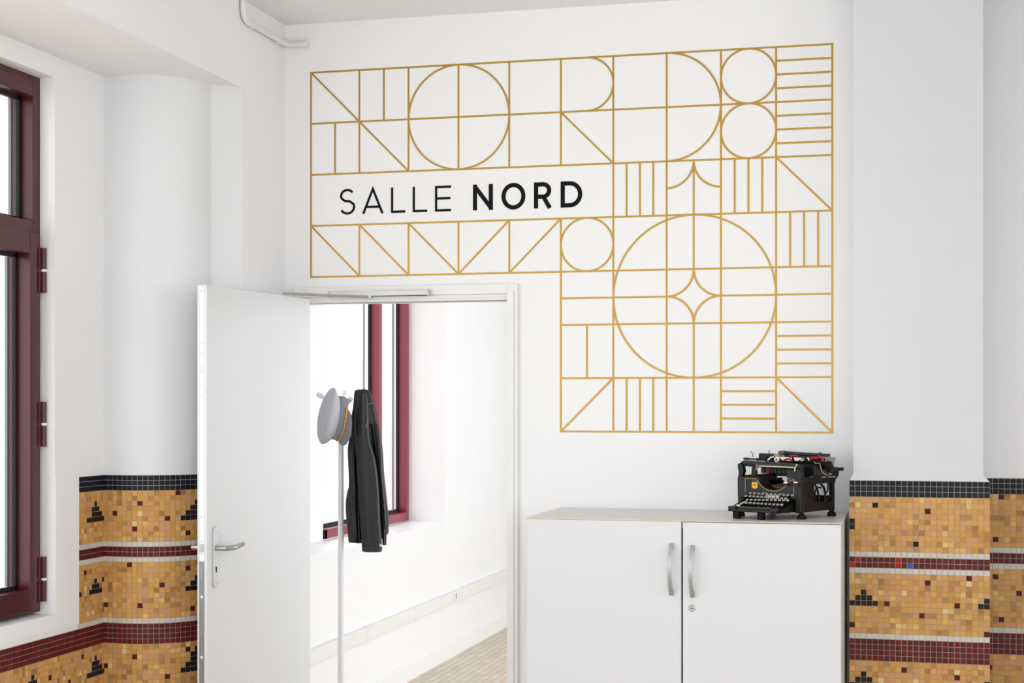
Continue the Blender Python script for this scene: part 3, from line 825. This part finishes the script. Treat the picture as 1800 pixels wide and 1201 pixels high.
# dark bowl of the type basket with its ring
bm = bmesh.new()
for q in range(1):
    pa = [(cm+(cr-.001-q*.008)*math.cos(PI*i/nA), -.006+.014*q, pz1-.006-(pz1-.004-low-q*.006)*math.sin(PI*i/nA)) for i in range(nA+1)]
    tube(bm, pa, .0035, 8)
link('basket_ring', bm, IRON, tw, smooth=True, auto=60)
bm = bmesh.new(); g_ = []
for q in range(7):
    a = q/6
    rr_ = cr*(1-.55*a); dz = (pz1-low)*(1-.35*a)
    g_.append([bm.verts.new((cm+rr_*math.cos(PI*i/nA), -.006+.10*a, pz1-.004-dz*math.sin(PI*i/nA))) for i in range(nA+1)])
for ra, rb in zip(g_, g_[1:]):
    for i in range(nA): bm.faces.new((ra[i], ra[i+1], rb[i+1], rb[i]))
link('basket_bowl', bm, mat('dark_oiled_steel', (34, 26, 22), .5, noise=.3), tw)
for i in range(26):
    a = PI*(.06+.88*i/25)
    p0 = (cm+cr*.80*math.cos(a), .030, pz1-.008-(pz1-low)*.72*math.sin(a))
    p1 = (cm+cr*.38*math.cos(a), .095, pz1-.014-(pz1-low)*.30*math.sin(a))
    bm = bmesh.new(); tube(bm, [p0, p1], .0024, 6)
    link('typebar', bm, TAN if 7 < i < 20 else IRON, tw)
# keys: four rows
rowd = [(1319, 867.2, 1392.5, 871.0, -.030, 11), (1311.5, 872.0, 1381, 876.5, -.052, 11), (1313.5, 878.6, 1384.5, 879.6, -.076, 11), (1312, 884.0, 1374, 887.6, -.098, 10)]
KEYD = mat('key_top', (30, 30, 30), .3, noise=.1)
KR = mat('key_ring', (226, 224, 214), .28, metal=.5, noise=.05)
kp = None
for (u0, v0, u1, v1, y, n) in rowd:
    a, b = T2(u0, v0, y), T2(u1, v1, y)
    for i in range(n):
        f = i/(n-1)
        x = a[0]+(b[0]-a[0])*f; z = a[2]+(b[2]-a[2])*f
        if kp is None:
            bm = bmesh.new()
            lathe(bm, [(.0050, -.002), (.0056, -.001), (.0056, .0010), (.0048, .0016), (.0046, .0006), (0, .0008)], Matrix.Rotation(math.radians(16), 4, 'X'), 20)
            kp = link('key', bm, KR, tw, smooth=True, auto=40); kp.location = (x, y, z)
            bm = bmesh.new(); tube(bm, [(0, 0, -.002), (0, .004, -.016), (0, .03, -.022)], .0012, 6)
            ks = link('key_stem', bm, IRON, kp)
            bm = bmesh.new(); lathe(bm, [(.0045, .0004), (.0045, .0010), (0, .0012)], Matrix.Rotation(math.radians(14), 4, 'X'), 18)
            kc = link('key_face', bm, KEYD, kp)
        else:
            k2 = kp.copy(); C.objects.link(k2); k2.parent = tw; k2.location = (x, y, z)
            for c0 in (ks, kc):
                c2 = c0.copy(); C.objects.link(c2); c2.parent = k2
# stepped bed under the keys
bm = bmesh.new()
prism(bm, [(-.006, .03), (-.006, .070), (-.030, .058), (-.060, .048), (-.105, .036), (-.112, .026), (-.05, .024)], XLf+.016, -.02, axis='x')
link('key_bed', bm, IRON, tw)
# front rail with the space bar and sloping arms
bm = bmesh.new()
a = T2(1281, 893, -.124); b = T2(1367, 898, -.124)
fx0, fx1 = a[0], b[0]
box(bm, fx0, fx1, -.130, -.112, .026, .036)
box(bm, fx0, fx0+.03, -.130, -.108, .026, .045); box(bm, fx1-.03, fx1, -.130, -.108, .026, .043)
box(bm, fx1-.022, fx1-.004, -.112, 0, .024, .040); box(bm, fx0+.004, fx0+.020, -.112, 0, .024, .036)
link('front_rail', bm, mat('grey_black_enamel', (18, 18, 22), .4, noise=.25, nscale=40, spec=.35), tw, bevel=.003)
bm = bmesh.new(); box(bm, fx0+.035, fx1-.03, -.118, -.104, .036, .045); link('space_bar', bm, mat('worn_wood_bar', (44, 42, 41), .45, noise=.2), tw, bevel=.003)
for x0 in (fx0+.010, fx1-.020):
    bm = bmesh.new(); prism(bm, [(-.116, .038), (-.108, .042), (-.006, .090), (-.006, .076), (-.095, .034)], x0, x0+.008, axis='x')
    link('side_arm', bm, IRON, tw, bevel=.0012)
bm = bmesh.new(); box(bm, fx0+.022, fx0+.036, -.108, -.096, .040, .050); tube(bm, [(fx0+.03, -.096, .050), (fx0+.04, -.07, .060)], .004, 8); link('shift_key', bm, BRIGHT, tw, bevel=.001)
for xq in (-.20, -.10):
    bm = bmesh.new(); box(bm, xq-.012, xq+.012, -.118, -.098, .0, .0255); link('rubber_stop', bm, RUBB, tw, bevel=.002)
# upper front: cover roll and nickel rod
z1, z2 = TZ(814, XLf, .0), TZ(821.5, -.01, .0)
bm = bmesh.new(); tube(bm, [(XLf+.006, .002, z1+.001), (XLf+.02, 0, z1), (-.02, 0, z2), (-.008, .002, z2)], [.006, .0115, .0115, .008], 18)
link('front_cover_roll', bm, mat('slate_enamel', (24, 28, 31), .36, noise=.3, nscale=60), tw, smooth=True, auto=50)
a = T2(1334, 819.5, -.012); b = T2(1397, 822.5, -.012)
bm = bmesh.new(); tube(bm, [a, b], .0028, 10); link('margin_rod', bm, BRIGHT, tw, smooth=True)
bm = bmesh.new(); lathe(bm, [(.006, -.004), (.006, .004)], Matrix.Translation((a[0]-.006, -.012, a[2])) @ Matrix.Rotation(PI/2, 4, 'Y'), 12)
tube(bm, [(a[0]-.008, -.012, a[2]), (a[0]-.012, -.010, a[2]-.014)], .004, 8)
link('rod_bracket', bm, TAN, tw)
bm = bmesh.new(); tube(bm, [(b[0], -.012, b[2]-.012), (b[0]+.002, -.012, b[2]), (b[0]+.010, -.014, b[2]+.012)], .0032, 8); link('rod_bracket', bm, BRIGHT, tw)
# dark mechanism block under the roll
bm = bmesh.new()
box(bm, T2(1341, 825, .03)[0], -.012, .016, .10, TZ(832, -.13, .03), z2+.004)
box(bm, -.06, -.006, .0, .09, .145, z2)
for i in range(9):
    xx = -.16+i*.017; tube(bm, [(xx, .014, .150), (xx, .010, z2-.004)], .0018, 6)
link('escapement_block', bm, IRON, tw, bevel=.002)
for uu in (1347, 1351, 1385):
    a = T2(uu, 830, .008); bm = bmesh.new(); tube(bm, [(a[0], .008, a[2]-.006), (a[0], .008, a[2]+.012)], .0012, 6); link('ribbon_guide', bm, REDR, tw)
bm = bmesh.new(); a = T2(1328, 824, .03); prism(bm, [(a[0]-.010, a[2]+.006), (a[0]+.004, a[2]+.006), (a[0]+.012, a[2]-.014), (a[0]+.002, .147), (a[0]-.012, .147)], .02, .028, axis='y'); link('cover_support', bm, IRON, tw)
# side detail: knob, spool housing, link rod
for (u, v, y, r_, l_) in ((1386, 852, -.03, .006, .014), (1403, 851.5, -.02, .006, .012)):
    a = T2(u, v, y); bm = bmesh.new()
    lathe(bm, [(r_, 0), (r_, l_)], Matrix.Translation(a) @ Matrix.Rotation(PI/2, 4, 'X'), 16)
    box(bm, a[0]-.008, a[0]+.006, y-l_-.003, y-.002, a[2]+.004, a[2]+.007)
    link('ribbon_lever', bm, [IRON], tw)
    bm = bmesh.new(); box(bm, a[0]-.009, a[0]+.007, y-l_-.004, y-l_-.0005, a[2]+.005, a[2]+.009); link('lever_tip', bm, BRIGHT, tw)
# carriage
bm = bmesh.new()
cz0 = TZ(830, 0, .12); cz1 = TZ(812, 0, .12)
box(bm, -.222, .010, .09, .155, .178, .192)
box(bm, -.01, .022, .05, .20, .150, .186)
box(bm, .004, .030, .150, DP+.022, .166, .178)
crg = link('carriage', bm, IRON, tw, bevel=.002)
a = T2(1348, 803, .12)
zr_ = .207
bm = bmesh.new(); tube(bm, [(-.215, .125, zr_-.004), (.018, .125, zr_-.006)], .0165, 24); link('platen', bm, RUBB, crg, smooth=True, auto=60)
# end knob on the right
a = T2(1458, 819, .13)
Mk = Matrix.Translation((a[0]-.012, .13, a[2])) @ Matrix.Rotation(PI/2, 4, 'Y')
bm = bmesh.new(); lathe(bm, [(.008, -.014), (.008, 0), (.0155, .001), (.017, .004), (.017, .014), (.0155, .017), (0, .018)], Mk, 24); link('platen_knob', bm, RUBB, crg, smooth=True, auto=45)
bm = bmesh.new()
a0, a1 = T2(1445, 811, .15), T2(1464, 809, .15)
tube(bm, [(a0[0], .15, a0[2]), (a1[0], .15, a0[2]-.001)], .0150, 20); box(bm, a0[0], a1[0]+.004, .142, .162, a0[2]+.006, a0[2]+.016)
link('carriage_end_cover', bm, mat('worn_grey_cover', (150, 146, 138), .4, metal=.2, noise=.15, nscale=60), crg, smooth=True, auto=45)
# paper table bar on top
a, b = T2(1379, 796, .20), T2(1458, 801.5, .20)
bm = bmesh.new(); tube(bm, [(a[0], .20, a[2]), (b[0], .20, b[2])], .0065, 14); box(bm, a[0], b[0], .198, .204, a[2]-.018, a[2])
link('paper_bar', bm, mat('slate_bar', (36, 42, 44), .45, noise=.15), crg, smooth=True, auto=45)
bm = bmesh.new(); tube(bm, [(a[0]-.022, .20, a[2]-.003), (a[0]+.002, .20, a[2]-.001)], .0095, 14); link('bar_end', bm, mat('brown_worn_end', (110, 92, 78), .5, noise=.4, nscale=80), crg, smooth=True, auto=60)
# left end of the carriage: block, arm and line-space lever
a, b = T2(1336, 797, .14), T2(1362, 808, .14)
bm = bmesh.new(); box(bm, a[0], b[0], .13, .15, b[2], a[2]); box(bm, a[0]-.012, b[0]+.03, .13, .15, b[2]-.006, b[2]+.004); link('carriage_end_plate', bm, OLIVE, crg, bevel=.0015)
a = T2(1309, 805, .10); b = T2(1334, 808, .10)
bm = bmesh.new(); box(bm, a[0], b[0], .094, .106, b[2]-.002, b[2]+.004); box(bm, a[0], a[0]+.014, .09, .11, b[2]-.002, a[2]+.001); link('carriage_arm', bm, IRON, crg, bevel=.001)
p = [T2(1319.5, 793.5, .10), T2(1322.5, 797, .10), T2(1323.5, 804, .10)]
bm = bmesh.new(); tube(bm, p, .0022, 8); link('line_space_lever', bm, TAN, crg, smooth=True)
a = T2(1352, 791.5, .15); bm = bmesh.new(); tube(bm, [a, (a[0], a[1], a[2]-.014)], .0016, 8); link('tab_pin', bm, IRON, crg)
a = T2(1366, 800, .12); bm = bmesh.new(); box(bm, a[0]-.01, a[0]+.014, .112, .128, a[2]-.006, a[2]+.004); link('card_holder', bm, TAN, crg, bevel=.001)
a = T2(1366, 808, .06); bm = bmesh.new(); lathe(bm, [(.010, -.003), (.010, .003), (.006, .003), (.006, -.003)], Matrix.Translation(a) @ Matrix.Rotation(PI/2, 4, 'X'), 24); link('type_guide', bm, BRIGHT, crg, smooth=True)
# paper scraps and red ribbon in the carriage
def sheet(name, corners, m, y0, y1, th=.0006):
    bm = bmesh.new(); ps = [T2(u, v, y) for u, v, y in corners]; vs = [bm.verts.new(q) for q in ps]; vb = [bm.verts.new((q[0], q[1]+th, q[2]-th)) for q in ps]
    bm.faces.new(vs); bm.faces.new(vb)
    n_ = len(vs)
    for i in range(n_): bm.faces.new((vs[i], vs[(i+1) % n_], vb[(i+1) % n_], vb[i]))
    return link(name, bm, m, crg)
sheet('paper_strip', [(1348, 809, .04), (1354, 803, .06), (1361, 802, .06), (1360, 804, .05), (1355, 805, .05), (1351, 809.5, .04)], PAPER, 0, 0)
sheet('paper_strip', [(1369, 803, .07), (1392, 804.5, .07), (1390, 810.5, .05), (1376, 810, .05)], PAPER, 0, 0)
sheet('paper_strip', [(1395, 804, .07), (1415, 805.5, .07), (1411, 810.5, .05), (1397, 810, .05)], PAPER, 0, 0)
bm = bmesh.new(); tube(bm, [T2(1377, 810, .045), T2(1383, 807, .06), T2(1388, 807.5, .05), T2(1392, 810, .045)], .003, 8)
tube(bm, [T2(1388, 803, .09), T2(1395, 801.5, .10), T2(1402, 802.5, .10)], .004, 8); link('red_ribbon', bm, REDR, crg)
bm = bmesh.new(); tube(bm, [T2(1403, 811, .045), T2(1416, 804.5, .07)], .0018, 6); tube(bm, [T2(1380, 810, .04), T2(1390, 804, .07)], .0014, 6); link('typewriter_finger', bm, IRON, crg)
bm = bmesh.new(); tube(bm, [T2(1425, 808, .10), T2(1430, 804.5, .10), T2(1436, 806, .10), T2(1441, 803, .10), T2(1446, 806, .10), T2(1446, 812, .10)], .0052, 8)
link('red_ribbon', bm, REDR, crg, smooth=True, auto=60)
a = T2(1421, 808, .08); bm = bmesh.new(); tube(bm, [T2(1419.5, 805, .08), T2(1422.5, 810, .08)], .004, 10); link('brass_stud', bm, BRIGHT, crg)
bm = bmesh.new(); tube(bm, [T2(1442, 796, .14), T2(1441.5, 801, .14)], .005, 8); link('thumb_piece', bm, OLIVE, crg)
bm = bmesh.new(); tube(bm, [T2(1431, 812, .06), T2(1434, 815, .06), T2(1441, 814.5, .06), T2(1443, 824, .06), T2(1446, 831, .06), T2(1454, 836, .06)], .0022, 8); link('bell_lever', bm, TAN, crg, smooth=True)
bm = bmesh.new()
a = T2(1428, 838.5, -.002); 
for (u0, u1, v) in ((1424, 1428, 838.5), (1444, 1452, 839), (1456, 1468, 838.5), (1457, 1462, 833.5)):
    p, q = T2(u0, v, .03), T2(u1, v, .03); tube(bm, [p, q], .0016, 6)
link('spring_rod', bm, BRIGHT, crg)

# ============================================================ COAT RACK, CAP, JACKET
ZR = 7.2
rp = at(599.2, 714, ZR)
rack = empty('coat_rack', (rp.x, rp.y, 0), 0, 'slim white coat rack pole standing beyond the open door', 'coat rack')
RK = mat('white_lacquered_steel', (230, 230, 234), .35, noise=.01)
rlz = EYE-(719-HOR)*ZR/FOC
bm = bmesh.new(); tube(bm, [(0, 0, .012), (0, 0, rlz)], [.0155, .0122], 20); link('pole', bm, RK, rack, smooth=True, auto=50)
bm = bmesh.new(); lathe(bm, [(.15, 0), (.15, .008), (.145, .012), (.03, .016), (.018, .03), (0, .03)], None, 40); link('base', bm, RK, rack, smooth=True, auto=40)
def rl(u, v, z=ZR):
    p = at(u, v, z); return Vector((p.x-rp.x, p.y-rp.y, p.z))
for tip, zt2, base_v in (((558.5, 693), 7.23, 716), ((617, 700), 7.15, 724), ((606, 690), 7.42, 708)):
    a = Vector((0, 0, rl(600, base_v).z)); b = rl(*tip, zt2)
    d = (b-a).normalized()
    bm = bmesh.new(); tube(bm, [a, a.lerp(b, .8), b-d*.012, b], [.008, .010, .0125, .0115], 14)
    link('peg', bm, RK, rack, smooth=True, auto=60)

# cap: local z = crown direction
capc = at(588, 734, ZR-.128)
cap = empty('peaked_cap', capc, 0, 'grey peaked cap with a yellow cord hanging on the coat rack', 'cap')
R_ = Vector((ct, st, 0)); F_ = Vector((-st, ct, 0)); Uu = Vector((0, 0, 1))
axis_ = (-.93*R_+.16*Uu-.33*F_).normalized()
# the peak points down and towards the viewer's right
front = (.05*R_-.62*Uu-.78*F_); front = (front-axis_*front.dot(axis_)).normalized()
side_ = axis_.cross(front)
CM = Matrix((front, side_, axis_)).transposed().to_4x4()
GREYF = mat('grey_wool', (180, 181, 187), .95, noise=.08, nscale=30, bump=.25, bscale=400, spec=.1)
GREYD = mat('dark_grey_wool', (138, 140, 149), .95, noise=.08, nscale=30, bump=.25, bscale=400, spec=.1)
YEL = mat('yellow_cord', (236, 172, 50), .6, noise=.1, nscale=200)
bm = bmesh.new(); rings = []
prof = [(.088, -.036, 0), (.092, -.035, 0), (.093, -.02, 0), (.094, 0, 0), (.098, .004, .0), (.109, .013, .3), (.120, .024, .6), (.126, .035, .9), (.124, .044, 1), (.114, .051, 1), (.088, .056, 1), (.045, .057, 1), (.001, .057, 1)]
for r, h, q in prof:
    rg = []
    for k in range(48):
        a = 2*PI*k/48
        wv = 1+.025*q*math.sin(3*a+1)+.015*q*math.sin(7*a)
        hh = h+q*(.010*math.cos(a)+.006*math.sin(2*a+.5))*(1 if r > .02 else 0)
        rg.append(CM @ Vector((r*1.08*wv*math.cos(a), r*wv*math.sin(a), hh)))
    rings.append(rg)
loft(bm, rings)
crown = link('crown', bm, GREYF, cap, smooth=True, auto=80)
bm = bmesh.new(); rings = []
for r, h in ((.095, -.038), (.0965, -.036), (.0970, -.002), (.0955, .0)):
    rings.append([CM @ Vector((r*1.08*math.cos(2*PI*k/48), r*math.sin(2*PI*k/48), h)) for k in range(48)])
loft(bm, rings); link('band', bm, GREYD, cap, smooth=True, auto=50)
# peak: crescent, curved down
bm = bmesh.new(); rows = []
for j in range(7):
    f = j/6; row = []
    for i in range(25):
        a = math.radians(-68+136*i/24); e_ = math.cos((i/24-.5)*PI)**.6 if 0 < i < 24 else 0
        out = f*.040*e_; r = .096+out*.72
        row.append(CM @ Vector((r*1.08*math.cos(a), r*math.sin(a), -.034-out*.62)))
    rows.append(row)
th_ = -.0025*F_
G1 = [[bm.verts.new(v) for v in r] for r in rows]; G2 = [[bm.verts.new(v+.0028*axis_) for v in r] for r in rows]
for g_, in ((G1,), (G2,)):
    for a, b in zip(g_, g_[1:]):
        for i in range(24): bm.faces.new((a[i], a[i+1], b[i+1], b[i]))
for i in range(24): bm.faces.new((G1[-1][i], G1[-1][i+1], G2[-1][i+1], G2[-1][i]))
link('peak', bm, GREYD, cap, smooth=True, auto=60)
bm = bmesh.new()
tube(bm, [CM @ Vector((.1005*1.08*math.cos(a), .1005*math.sin(a), -.028)) for a in [math.radians(-72+144*i/24) for i in range(25)]], .0032, 8)
for a in (math.radians(-72), math.radians(72)):
    p = CM @ Vector((.101*1.08*math.cos(a), .101*math.sin(a), -.028)); lathe(bm, [(.006, -.003), (.0065, 0), (.006, .003)], Matrix.Translation(p), 12)
p = CM @ Vector((.102*1.08*math.cos(.62), .102*math.sin(.62), -.028)); lathe(bm, [(.0055, -.003), (.006, 0), (.0055, .003)], Matrix.Translation(p), 12)
link('cord', bm, YEL, cap, smooth=True, auto=60)

# jacket: body, front sleeve, back sleeve, each a folded lofted tube of cloth
JB = mat('black_green_cloth', (10, 13, 12), .5, noise=.3, nscale=14, bump=.3, bscale=120, spec=.5)
JT = mat('teal_piping', (96, 128, 130), .6, noise=.1)
jk = empty('jacket', at(645, 690, ZR), 0, 'dark grey-black jacket hanging from the coat rack by its collar', 'jacket')
def jz(x, y): return (530+x/3.53, 660+y/3.53)
def drape(name, rows, thick, zc, folds, seed, m=JB, n=56, taper=None):
    """rows: (y, xleft, xright) in the detail view; thickness in metres"""
    rnd = random.Random(seed); ph = [rnd.uniform(0, 6.28) for _ in range(4)]
    rows = [Vector(r) for r in rows]; sm = []
    for i in range(len(rows)-1):
        p0, p1, p2, p3 = [rows[max(0, min(len(rows)-1, j))] for j in (i-1, i, i+1, i+2)]
        for k in range(6):
            t_ = k/6; sm.append(.5*((2*p1)+(p2-p0)*t_+(2*p0-5*p1+4*p2-p3)*t_*t_+(3*p1-p0-3*p2+p3)*t_**3))
    sm.append(rows[-1])
    bm = bmesh.new(); rings = []
    y0, y1 = sm[0].x, sm[-1].x
    for r in sm:
        f = (r.x-y0)/(y1-y0)
        (ul, v), (ur, _) = jz(r.y, r.x), jz(r.z, r.x)
        hw = (ur-ul)/2*zc/FOC; uc = (ul+ur)/2; cpt = at(uc, v, zc)
        tk = thick*min(1, .35+2.2*f)*(.85+.15*math.cos(f*5))
        ring = []
        for k in range(n):
            a = 2*PI*k/n
            fx = math.cos(a); fy = math.sin(a)
            amp = folds*(.3+.7*f)
            wob = amp*(math.sin(5*a+ph[0]+2.2*f)*.5+math.sin(9*a+ph[1]-3*f)*.3+math.sin(3*a+ph[2]+5*f)*.4)*abs(fy)**.7
            dx = hw*fx; dy = tk/2*(abs(fy)**.8*(1 if fy > 0 else -1)) + wob*(1 if fy > 0 else -1)
            ring.append(cpt+R_*dx+F_*dy-jk.location)
        rings.append(ring)
    loft(bm, rings)
    return link(name, bm, m, jk, smooth=True, auto=70)
drape('jacket_body', [(86, 352, 400), (91, 338, 414), (99, 328, 424), (140, 323, 440), (200, 318, 458), (280, 304, 474), (390, 302, 492), (450, 288, 499), (560, 290, 507), (680, 294, 515), (740, 280, 521), (850, 276, 530), (930, 283, 538), (985, 288, 535), (1030, 292, 470), (1036, 300, 440)], .10, ZR+.02, .014, 4)
drape('sleeve', [(110, 352, 402), (180, 345, 412), (280, 334, 416), (400, 330, 426), (520, 340, 458), (650, 346, 476), (800, 354, 486), (900, 362, 490), (1000, 370, 497), (1080, 376, 500), (1094, 382, 496)], .075, ZR-.055, .008, 9)
drape('sleeve', [(300, 430, 480), (450, 452, 503), (600, 470, 512), (750, 484, 528), (880, 494, 540), (935, 498, 541), (960, 498, 530), (1045, 503, 526), (1050, 505, 522)], .06, ZR-.015, .005, 21)
drape('jacket_front_panel', [(380, 300, 335), (460, 286, 338), (600, 292, 345), (700, 292, 352), (780, 274, 356), (900, 278, 362), (1000, 289, 364), (1034, 292, 362)], .05, ZR-.035, .006, 31)
def pipe(name, pts, zc, r=.0022):
    bm = bmesh.new(); tube(bm, [at(*jz(x, y), zc)-jk.location for x, y in pts], r, 8); return link(name, bm, JT, jk)
pipe('piping', [(413, 182), (420, 175), (432, 172), (444, 177)], ZR-.045); pipe('piping', [(413, 262), (408, 292), (398, 328)], ZR-.098)
b_ = at(*jz(492, 1055), ZR-.092)-jk.location
bm = bmesh.new(); lathe(bm, [(.006, -.002), (.006, .002)], Matrix.Translation(b_) @ Matrix.Rotation(TH, 4, 'Z') @ Matrix.Rotation(PI/2, 4, 'X'), 14); link('button', bm, STEEL, jk)
